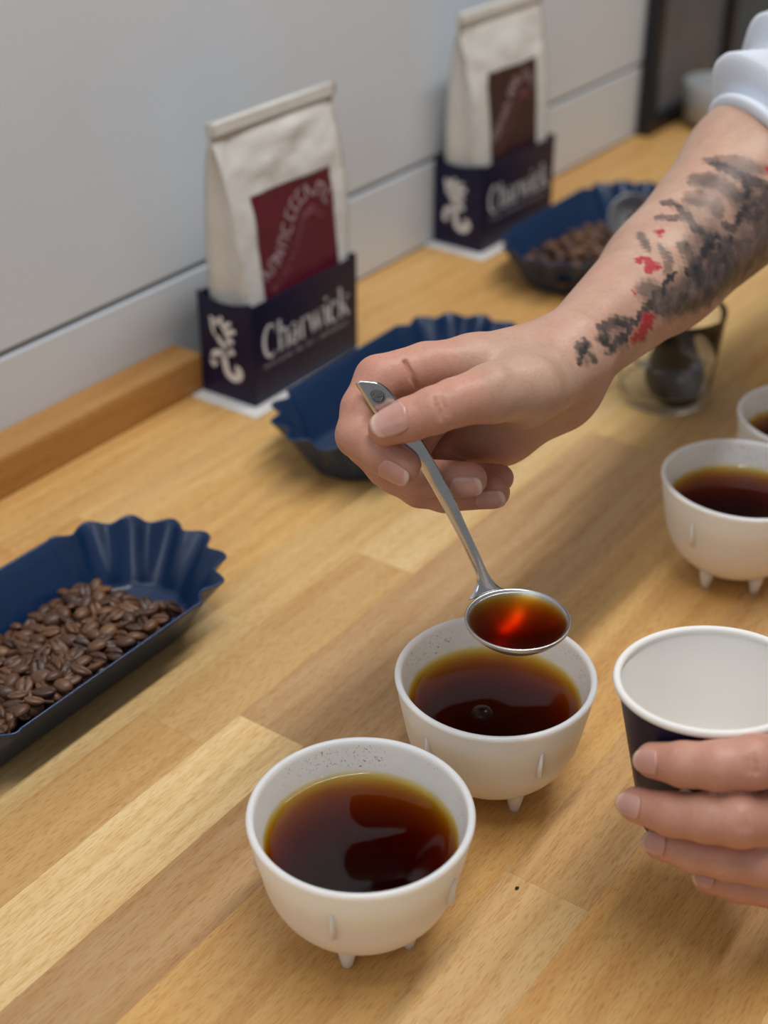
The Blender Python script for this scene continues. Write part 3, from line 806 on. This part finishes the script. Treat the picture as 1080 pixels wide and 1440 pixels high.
def build_arm(chains, palm, arm, creases, h, kf=.0055, kp=.010):
    """chains: fingers; palm / arm: capsules; returns verts, faces"""
    allp = [p[0] for c in chains for p in c] + [q for a in palm + arm for q in a[:2]]
    ax0 = np.array(arm[-1][1]) - np.array(chains[0][-1][0]); ax0 /= np.linalg.norm(ax0)
    ax1 = np.cross([0, 0, 1], ax0); ax1 /= np.linalg.norm(ax1); ax2 = np.cross(ax0, ax1)
    A = np.stack([ax0, ax1, ax2]); Q = np.array(allp) @ A.T
    lo = Q.min(0) - .030; hi = Q.max(0) + .030; lo[1:] -= .022; hi[1:] += .022
    F = Field(A.T @ lo, A, hi - lo, h)
    P = F.new()
    for a, b, ra, rb in arm: F.prim(P, a, b, ra, rb, .012)
    for a, b, ra, rb in palm: F.prim(P, a, b, ra, rb, kp)
    D = P.copy()
    for c in chains:
        Fi = F.new(); F.chain(Fi, c, .0022); D = np.minimum(D, smin(P, Fi, kf))
    for a, b, r_ in creases: F.prim(D, a, b, r_, r_, .0012, True)
    return F.surface(D)

# right hand: pinches the spoon handle between thumb and index
thumb = [((-0.2711, 0.4933, 0.1924), .0145), ((-0.2784, 0.4723, 0.1961), .0128), ((-0.2863, 0.4565, 0.1959), .0103), ((-0.2917, 0.4483, 0.1940), .0099), ((-0.2994, 0.4410, 0.1904), .0092), ((-0.3071, 0.4353, 0.1864), .0078)]
index = [((-0.3023, 0.4978, 0.1934), .0128), ((-0.3156, 0.4785, 0.1955), .0112), ((-0.3276, 0.4588, 0.1940), .0107), ((-0.3269, 0.4467, 0.1849), .0101), ((-0.3239, 0.4383, 0.1765), .0098), ((-0.3124, 0.4385, 0.1716), .0090), ((-0.3022, 0.4407, 0.1669), .0078)]
middle = [((-0.3133, 0.5122, 0.1847), .0128), ((-0.3285, 0.4837, 0.1762), .0108), ((-0.3347, 0.4588, 0.1604), .0100), ((-0.3221, 0.4577, 0.1528), .0096), ((-0.3077, 0.4611, 0.1494), .0090), ((-0.2870, 0.4713, 0.1511), .0080)]
ring_f = [((-0.3173, 0.5256, 0.1717), .0120), ((-0.3281, 0.4983, 0.1572), .0103), ((-0.3287, 0.4734, 0.1396), .0096), ((-0.3154, 0.4741, 0.1357), .0090), ((-0.3038, 0.4774, 0.1350), .0086), ((-0.2834, 0.4871, 0.1381), .0076)]
pinky = [((-0.3178, 0.5389, 0.1594), .0108), ((-0.3246, 0.5182, 0.1458), .0092), ((-0.3273, 0.4978, 0.1326), .0084), ((-0.3089, 0.5008, 0.1306), .0076), ((-0.2916, 0.5066, 0.1336), .0066)]
palm_r = [
    ((-0.3023, 0.4978, 0.1934), (-0.2804, 0.5387, 0.1889), .0130, .0165), ((-0.3133, 0.5122, 0.1847), (-0.2846, 0.5507, 0.1821), .0132, .0165),
    ((-0.3173, 0.5256, 0.1717), (-0.2891, 0.5636, 0.1729), .0124, .0160), ((-0.3176, 0.5386, 0.1588), (-0.2906, 0.5710, 0.1650), .0118, .0150),
    ((-0.3047, 0.5378, 0.1532), (-0.2879, 0.5630, 0.1613), .0155, .0160), ((-0.3021, 0.5187, 0.1732), (-0.2857, 0.5501, 0.1746), .0150, .0180),
    ((-0.2767, 0.4971, 0.1875), (-0.2750, 0.5365, 0.1847), .0170, .0165),
    ((-0.3100, 0.5286, 0.1458), (-0.2880, 0.5530, 0.1576), .0165, .0165), ((-0.3127, 0.5245, 0.1545), (-0.2893, 0.5366, 0.1715), .0150, .0170),
    ((-0.3201, 0.5209, 0.1414), (-0.3064, 0.5315, 0.1425), .0130, .0155)]
arm_r = [
    ((-0.2763, 0.5460, 0.1909), (-0.2817, 0.6490, 0.1937), .0182, .0284), ((-0.2845, 0.5668, 0.1805), (-0.2895, 0.6689, 0.1854), .0182, .0274),
    ((-0.2817, 0.6490, 0.1937), (-0.2797, 0.7592, 0.2143), .0284, .0410), ((-0.2895, 0.6689, 0.1854), (-0.2839, 0.7729, 0.2099), .0274, .0400),
    ((-0.2797, 0.7592, 0.2143), (-0.2706, 0.8602, 0.2448), .0410, .0415), ((-0.2839, 0.7729, 0.2099), (-0.2731, 0.8683, 0.2427), .0400, .0415)]
creases_r = [
    ((-0.2881, 0.4437, 0.2027), (-0.2835, 0.4413, 0.1951), .0008), ((-0.2866, 0.4456, 0.2037), (-0.2817, 0.4438, 0.1966), .0008),
    ((-0.3177, 0.4643, 0.2031), (-0.3128, 0.4632, 0.1978), .0010), ((-0.3128, 0.4632, 0.1978), (-0.3115, 0.4664, 0.1899), .0010), ((-0.3083, 0.4804, 0.2023), (-0.3031, 0.4791, 0.1928), .0012),
    ((-0.3158, 0.4249, 0.1701), (-0.3104, 0.4290, 0.1752), .0005)]
# left hand: wrapped round the paper cup, palm beyond the picture edge
index_l = [((-0.0985, 0.4717, 0.0845), .0130), ((-0.1114, 0.4412, 0.0982), .0114), ((-0.1242, 0.4185, 0.1059), .0104), ((-0.1346, 0.4112, 0.1040), .0096), ((-0.1469, 0.4079, 0.1008), .0088), ((-0.1599, 0.4091, 0.0955), .0072)]
middle_l = [((-0.0916, 0.4685, 0.0604), .0130), ((-0.1053, 0.4346, 0.0759), .0114), ((-0.1218, 0.4071, 0.0864), .0106), ((-0.1328, 0.4030, 0.0846), .0096), ((-0.1462, 0.4007, 0.0809), .0086), ((-0.1624, 0.4027, 0.0758), .0071)]
ring_l = [((-0.0863, 0.4700, 0.0361), .0120), ((-0.0999, 0.4380, 0.0524), .0104), ((-0.1124, 0.4146, 0.0636), .0096), ((-0.1237, 0.4084, 0.0640), .0087), ((-0.1365, 0.4061, 0.0616), .0080), ((-0.1520, 0.4073, 0.0568), .0067)]
pinky_l = [((-0.0825, 0.4705, 0.0141), .0108), ((-0.0960, 0.4460, 0.0286), .0090), ((-0.1060, 0.4278, 0.0406), .0082), ((-0.1214, 0.4210, 0.0403), .0071), ((-0.1350, 0.4199, 0.0364), .0058)]
thumb_l = [((-0.0865, 0.5264, 0.0273), .0160), ((-0.1128, 0.5477, 0.0327), .0130), ((-0.1323, 0.5452, 0.0421), .0105), ((-0.1478, 0.5402, 0.0424), .0090)]
palm_l = [((-0.0985, 0.4717, 0.0845), (-0.0704, 0.5287, 0.0383), .0130, .0165), ((-0.0916, 0.4685, 0.0604), (-0.0665, 0.5273, 0.0288), .0130, .0165), ((-0.0863, 0.4700, 0.0361), (-0.0637, 0.5206, 0.0250), .0120, .016), ((-0.0825, 0.4705, 0.0141), (-0.0640, 0.5155, 0.0259), .0115, .015), ((-0.0865, 0.5264, 0.0273), (-0.0675, 0.5274, 0.0261), .016, .018)]
arm_l = [((-0.0646, 0.5327, 0.0342), (-0.0313, 0.6532, 0.0487), .0180, .0270), ((-0.0629, 0.5317, 0.0274), (-0.0282, 0.6607, 0.0366), .0180, .0260), ((-0.0313, 0.6532, 0.0487), (0.0012, 0.8006, 0.0805), .0270, .0370)]
creases_l = [((-0.1247, 0.4111, 0.1157), (-0.1218, 0.4084, 0.1094), .0007), ((-0.1227, 0.4129, 0.1162), (-0.1194, 0.4101, 0.1094), .0007), ((-0.1216, 0.3998, 0.0976), (-0.1181, 0.3972, 0.0908), .0007), ((-0.1190, 0.4016, 0.0976), (-0.1156, 0.3992, 0.0912), .0007)]
vr, fr_ = build_arm([thumb, index, middle, ring_f, pinky], palm_r, arm_r, creases_r, .0009)
vl, fl_ = build_arm([thumb_l, index_l, middle_l, ring_l, pinky_l], palm_l, arm_l, creases_l, .0010)
V = np.concatenate([vr, vl]); F = np.concatenate([fr_, fl_ + len(vr)])

person = empty('person', (-.2, .6, .15))
tag(person, 'tattooed arm in pale grey sleeve holding a spoon, other hand round a paper cup', 'person')
me = bpy.data.meshes.new('body')
me.vertices.add(len(V)); me.vertices.foreach_set('co', V.astype(np.float32).ravel())
me.loops.add(F.size); me.loops.foreach_set('vertex_index', F.astype(np.int32).ravel())
me.polygons.add(len(F)); me.polygons.foreach_set('loop_start', np.arange(0, F.size, 4, dtype=np.int32))
me.update(calc_edges=True); me.validate()
me.polygons.foreach_set('use_smooth', [True] * len(me.polygons))
def seg_dist(Pn, a, b):
    a, b = np.array(a), np.array(b); d = b - a; t = np.clip(((Pn - a) @ d) / (d @ d + 1e-12), 0, 1)
    return np.linalg.norm(Pn - a - t[:, None] * d, axis=1)
# pink of the fingers
flush = np.zeros(len(V))
for ch in (thumb[2:], index[1:], middle[1:], ring_f[1:], pinky[1:], index_l, middle_l, ring_l, pinky_l):
    for p, q in zip(ch[:-1], ch[1:]): flush = np.maximum(flush, np.clip(1 - (seg_dist(V, p[0], q[0]) - max(p[1], q[1])) / .010, 0, 1) * .75)
for ch in (thumb, index, middle, ring_f, pinky, index_l, middle_l, ring_l, pinky_l):
    flush = np.maximum(flush, np.clip(1.2 - np.linalg.norm(V - np.array(ch[-1][0]), axis=1) / .022, 0, 1))
# tattoo, drawn on the outer side of the forearm
TN = np.array((0.355, -0.866, 0.351)); TN /= np.linalg.norm(TN)
def flat(Pn): Pn = np.atleast_2d(np.array(Pn)); return Pn - (Pn @ TN)[:, None] * TN
INK = [
    ([(-0.2892, 0.7048, 0.2352), (-0.2805, 0.7190, 0.2324), (-0.2739, 0.7255, 0.2291), (-0.2663, 0.7345, 0.2262)], 0.00320, .6), ([(-0.2864, 0.7071, 0.2336), (-0.2743, 0.7149, 0.2268), (-0.2673, 0.7208, 0.2223), (-0.2603, 0.7264, 0.2193)], 0.00318, .85),
    ([(-0.2889, 0.6878, 0.2294), (-0.2825, 0.6966, 0.2274), (-0.2753, 0.7015, 0.2233), (-0.2669, 0.7045, 0.2175)], 0.00468, .62), ([(-0.2930, 0.6602, 0.2251), (-0.2875, 0.6662, 0.2223), (-0.2816, 0.6674, 0.2182), (-0.2740, 0.6664, 0.2116), (-0.2686, 0.6710, 0.2087)], 0.00189, .9),
    ([(-0.2900, 0.6511, 0.2197), (-0.2819, 0.6632, 0.2167)], 0.00113, .8), ([(-0.2851, 0.6760, 0.2234), (-0.2775, 0.6875, 0.2201), (-0.2711, 0.6866, 0.2147)], 0.00460, .55),
    ([(-0.2716, 0.7151, 0.2245), (-0.2665, 0.7115, 0.2187), (-0.2638, 0.6988, 0.2127), (-0.2631, 0.6864, 0.2087), (-0.2673, 0.6836, 0.2110)], 0.00191, .9), ([(-0.2630, 0.7125, 0.2168), (-0.2615, 0.7000, 0.2121), (-0.2584, 0.7038, 0.2104), (-0.2556, 0.7174, 0.2125)], 0.00197, .85),
    ([(-0.2603, 0.7264, 0.2193), (-0.2566, 0.7098, 0.2110), (-0.2458, 0.6907, 0.1963)], 0.00538, .75), ([(-0.2660, 0.6735, 0.2077), (-0.2568, 0.6820, 0.2028), (-0.2543, 0.6899, 0.2033)], 0.00192, .95),
    ([(-0.2668, 0.6710, 0.2072), (-0.2659, 0.6588, 0.2034), (-0.2657, 0.6481, 0.2004), (-0.2663, 0.6421, 0.1987)], 0.00258, .95), ([(-0.2609, 0.6717, 0.2024), (-0.2541, 0.6695, 0.1969), (-0.2508, 0.6591, 0.1914)], 0.00597, .9),
    ([(-0.2545, 0.6825, 0.2013), (-0.2495, 0.6757, 0.1952), (-0.2477, 0.6648, 0.1902)], 0.00487, .8), ([(-0.2701, 0.6348, 0.2002), (-0.2690, 0.6203, 0.1970), (-0.2678, 0.6029, 0.1938), (-0.2671, 0.5904, 0.1917), (-0.2645, 0.5724, 0.1882)], 0.00171, .97),
    ([(-0.2741, 0.6113, 0.1995), (-0.2679, 0.6138, 0.1949)], 0.00500, .7), ([(-0.2642, 0.6069, 0.1918), (-0.2604, 0.6200, 0.1904), (-0.2552, 0.6351, 0.1884), (-0.2532, 0.6459, 0.1894)], 0.00479, .9),
    ([(-0.2719, 0.6523, 0.2061), (-0.2644, 0.6458, 0.1980), (-0.2586, 0.6414, 0.1924)], 0.00294, .75), ([(-0.2807, 0.6400, 0.2095), (-0.2745, 0.6375, 0.2041), (-0.2725, 0.6308, 0.2010)], 0.00182, .65),
    ([(-0.2753, 0.6515, 0.2082), (-0.2694, 0.6508, 0.2037)], 0.00297, .65), ([(-0.2909, 0.6345, 0.2157), (-0.2875, 0.6337, 0.2133), (-0.2839, 0.6321, 0.2097)], 0.00183, .75),
    ([(-0.2741, 0.5694, 0.1952), (-0.2715, 0.5776, 0.1941), (-0.2678, 0.5842, 0.1919)], 0.00277, .92), ([(-0.2741, 0.5694, 0.1952), (-0.2679, 0.5613, 0.1900)], 0.00202, .92), ([(-0.2658, 0.5754, 0.1897), (-0.2647, 0.5591, 0.1880)], 0.00202, .92),
    ([(-0.2753, 0.5465, 0.1946), (-0.2715, 0.5446, 0.1923), (-0.2688, 0.5381, 0.1887)], 0.00131, .88), ([(-0.2740, 0.5517, 0.1945), (-0.2700, 0.5462, 0.1911)], 0.00099, .92), ([(-0.2683, 0.5466, 0.1899), (-0.2659, 0.5452, 0.1878)], 0.00132, .75),
    ([(-0.2629, 0.6623, 0.2015), (-0.2572, 0.6548, 0.1955), (-0.2559, 0.6453, 0.1913)], 0.00332, .7), ([(-0.2718, 0.6665, 0.2097), (-0.2657, 0.6674, 0.2050)], 0.00301, .6), ([(-0.2647, 0.6220, 0.1933), (-0.2635, 0.6354, 0.1947)], 0.00292, .55),
    ([(-0.2668, 0.6654, 0.2054), (-0.2577, 0.6649, 0.1980), (-0.2502, 0.6755, 0.1955)], 0.01668, .65), ([(-0.2641, 0.7062, 0.2152), (-0.2517, 0.6995, 0.2041), (-0.2467, 0.6831, 0.1946)], 0.01448, .65), ([(-0.2640, 0.6127, 0.1917), (-0.2597, 0.6363, 0.1923), (-0.2544, 0.6545, 0.1924)], 0.01115, .68), ([(-0.2835, 0.6921, 0.2262), (-0.2728, 0.7054, 0.2223), (-0.2691, 0.7243, 0.2249)], 0.00872, .3), ([(-0.2799, 0.6731, 0.2184), (-0.2715, 0.6780, 0.2133)], 0.00991, .3), ([(-0.2705, 0.5700, 0.1926), (-0.2651, 0.5677, 0.1883)], 0.00542, .5), ([(-0.2713, 0.5444, 0.1918), (-0.2679, 0.5447, 0.1890)], 0.00396, .35)]
INKR = [([(-0.2837, 0.6210, 0.2080), (-0.2805, 0.6265, 0.2066), (-0.2768, 0.6238, 0.2034)], 0.00145), ([(-0.2805, 0.6265, 0.2066), (-0.2762, 0.6298, 0.2031)], 0.00146), ([(-0.2805, 0.6265, 0.2066), (-0.2777, 0.6216, 0.2032)], 0.00144), ([(-0.2856, 0.6449, 0.2149), (-0.2845, 0.6468, 0.2145)], 0.00185),
        ([(-0.2640, 0.5959, 0.1905), (-0.2627, 0.5897, 0.1886), (-0.2617, 0.5820, 0.1869)], 0.00344), ([(-0.2657, 0.7332, 0.2259), (-0.2641, 0.7355, 0.2256)], 0.00200), ([(-0.2758, 0.6031, 0.1997), (-0.2748, 0.6020, 0.1992)], 0.00088)]
nr = len(vr)
nor = np.zeros(len(V) * 3, np.float32); me.vertices.foreach_get('normal', nor); nor = nor.reshape(-1, 3)
facing = nor[:nr] @ TN > -.10
fv = flat(vr); ink = np.zeros(len(V)); inkr = np.zeros(len(V))
def wob(P_, f, ph): return np.sin(P_ @ np.array((f, .7 * f, .4 * f)) + ph) + np.sin(P_ @ np.array((-.6 * f, .9 * f, 1.1 * f)) + 2.1 * ph)
warp = np.stack([wob(vr, 620, .3) * .00045 + wob(vr, 1500, 1.7) * .00032, wob(vr, 580, 2.2) * .00045 + wob(vr, 1600, .9) * .00032, wob(vr, 640, 4.1) * .00045 + wob(vr, 1450, 3.3) * .00032], 1)
fw = flat(vr + warp)
def stroke(pts, w, red=False):
    q = smooth_prof([tuple(p) for p in pts], 5 if len(pts) > 2 else 4); q = flat(q); m = len(q); best = np.zeros(nr)
    for i in range(m - 1):
        t = (i + .5) / (m - 1); tw = w * .5 * 1.2 * (.42 + .68 * math.sin(math.pi * t) ** .6) if not red else w * .55
        d = seg_dist(fw, q[i], q[i + 1]); best = np.maximum(best, np.clip(1 - (d - tw) / (.75 * tw + .0007), 0, 1))
    return best * facing
for pts, w, a in INK: ink[:nr] = 1 - (1 - ink[:nr]) * (1 - stroke(pts, w) * a)
for pts, w in INKR: inkr[:nr] = np.maximum(inkr[:nr], stroke(pts, w, True))
for nm, arr in (('flush', flush), ('ink', ink), ('ink_red', inkr)):
    a = me.attributes.new(nm, 'FLOAT', 'POINT'); a.data.foreach_set('value', arr.astype(np.float32))
body = obj('body', me, M['skin'], person); body.location = (.2, -.6, -.15)

def fingernail(tip, prev, r, rp, n, length, width, lift=0.0, back=.0):
    """curved plate on the distal finger segment; n points out of the nail"""
    tip, prev, n = Vector(tip), Vector(prev), Vector(n)
    t = (tip - prev).normalized(); n = (n - t * n.dot(t)).normalized(); s = t.cross(n)
    v, f = [], []; NU, NV = 12, 10
    for i in range(NU + 1):
        u = -1 + 2 * i / NU
        for j in range(NV + 1):
            w = -1 + 2 * j / NV
            # superellipse outline
            uu, ww = u * math.sqrt(max(0, 1 - .42 * w * w)), w * math.sqrt(max(0, 1 - .30 * u * u))
            th = ww * width / (2 * r); al = uu * length / 2
            rr = r + (rp - r) * max(0, -(al - back)) / (tip - prev).length + lift - .0010 * max(0, u) ** 2
            v.append(tip + t * (al - back) + (n * math.cos(th) + s * math.sin(th)) * rr)
    for i in range(NU):
        for j in range(NV): a = i * (NV + 1) + j; f.append((a, a + NV + 1, a + NV + 2, a + 1))
    me_ = mesh('fingernail', v, f); at_ = me_.attributes.new('tip', 'FLOAT', 'POINT')
    at_.data.foreach_set('value', [max(0, min(1, (-1 + 2 * i / NU - .66 - .16 * abs(-1 + 2 * j / NV) ** 2 * -1) / .12)) for i in range(NU + 1) for j in range(NV + 1)])
    o_ = obj('fingernail', me_, M['nail'], person, smooth=True); o_.location = (.2, -.6, -.15)
    sm = o_.modifiers.new('thickness', 'SOLIDIFY'); sm.thickness = .0006; sm.offset = 0
    return o_
for ch, n, ln, wd, lf, bk in (
        (thumb, (0.338, -0.565, 0.753), .0170, .0142, .0004, .0035),
        (index, (0.722, -0.589, -0.362), .0145, .0112, .0003, .001),
        (middle, (0.657, -0.754, 0.016), .0145, .0112, .0003, .0005),
        (ring_f, (0.694, -0.720, 0.016), .0138, .0105, .0003, .0005),
        (index_l, (0.112, -0.847, 0.520), .0125, .0100, .0003, .001),
        (middle_l, (0.046, -0.835, 0.548), .0125, .0100, .0003, .001),
        (ring_l, (0.174, -0.766, 0.619), .0120, .0095, .0003, .001),
        (pinky_l, (0.109, -0.676, 0.729), .0100, .0080, .0003, .001)):
    fingernail(ch[-1][0], ch[-2][0], ch[-1][1], ch[-2][1], n, ln, wd, lf, bk)

# sleeves pushed up the forearms
def sleeve(path, r0, seed, rolls, nrm=None):
    rg = random.Random(seed); pts = [Vector(p) for p in path]
    ax = Vector(nrm) if nrm else (pts[1] - pts[0]).normalized(); sd = ax.cross(Vector((0, 0, 1))).normalized(); upv = sd.cross(ax)
    if nrm: sd = Vector((0.731, 0.007, -0.683)); upv = sd.cross(ax).normalized() * 1.2
    total = sum((b - a).length for a, b in zip(pts[:-1], pts[1:])); ss = [-.004] + [total * k / 110 for k in range(111)]
    v, f = [], []; N = 96
    ph = [rg.uniform(0, 6.28) for _ in range(8)]
    def pos(s):
        for a, b in zip(pts[:-1], pts[1:]):
            L = (b - a).length
            if s <= L or b is pts[-1]: return a + (b - a) * (s / L)
            s -= L
    rows = [(0.0, -.004), (.001, -.0035)] + [(s, None) for s in ss[1:]]
    for s, inner in rows:
        c = pos(s)
        for i in range(N):
            th = 2 * math.pi * i / N
            if inner is not None: r = r0 + inner
            else:
                r = r0 + np.interp(s, rolls[0], rolls[1])
                k = min(1, s / .03)
                r += k * (.0035 * math.sin(2 * th + 70 * s + ph[0]) + .0030 * math.sin(3 * th - 110 * s + ph[1]) + .0022 * math.sin(5 * th + 160 * s + ph[2]))
            v.append(c + sd * (r * math.cos(th) * 1.03) + upv * (r * math.sin(th)))
    m = len(rows)
    for k in range(m - 1):
        for i in range(N): j = (i + 1) % N; f.append((k * N + i, k * N + j, (k + 1) * N + j, (k + 1) * N + i))
    f.append(tuple((m - 1) * N + i for i in range(N)))
    me_ = mesh('sleeve', v, f); bm = bmesh.new(); bm.from_mesh(me_); bmesh.ops.recalc_face_normals(bm, faces=bm.faces[:]); bm.to_mesh(me_); bm.free()
    o_ = obj('sleeve', me_, M['cloth'], person, smooth=True); o_.location = (.2, -.6, -.15); return o_
ROLL = ([0, .002, .005, .008, .0105, .013, .017, .024, .034, .046, .056, .066, .08, .10, .3], [-.001, .0030, .0038, .0025, -.0015, -.0005, .0085, .0160, .0160, .0110, .0120, .0200, .0140, .010, .014])
sleeve([(-0.2793, 0.7661, 0.2117), (-0.2725, 0.8663, 0.2432), (-0.2739, 1.0362, 0.2913)], .0455, 4, ROLL, (0.462, 0.731, 0.502))
sleeve([(-0.0142, 0.7328, 0.0640), (0.0012, 0.8006, 0.0805), (0.0329, 1.0126, 0.1614)], .0400, 9, ROLL)

# ------------------------------------------------------------------ crumbs on the counter
def crumb(p, r, label):
    bm = bmesh.new(); bmesh.ops.create_icosphere(bm, subdivisions=2, radius=r)
    for v in bm.verts: v.co *= 1 + rnd.uniform(-.25, .25)
    for v in bm.verts: v.co.z *= .7
    o = obj('coffee_crumb', from_bm('coffee_crumb', bm), M['crumb'], None, (p[0], p[1], r * .55)); tag(o, label, 'crumb')
crumb((-.2121, .4013), .0009, 'dark coffee crumb lying on the bare wood beside the front bowls')
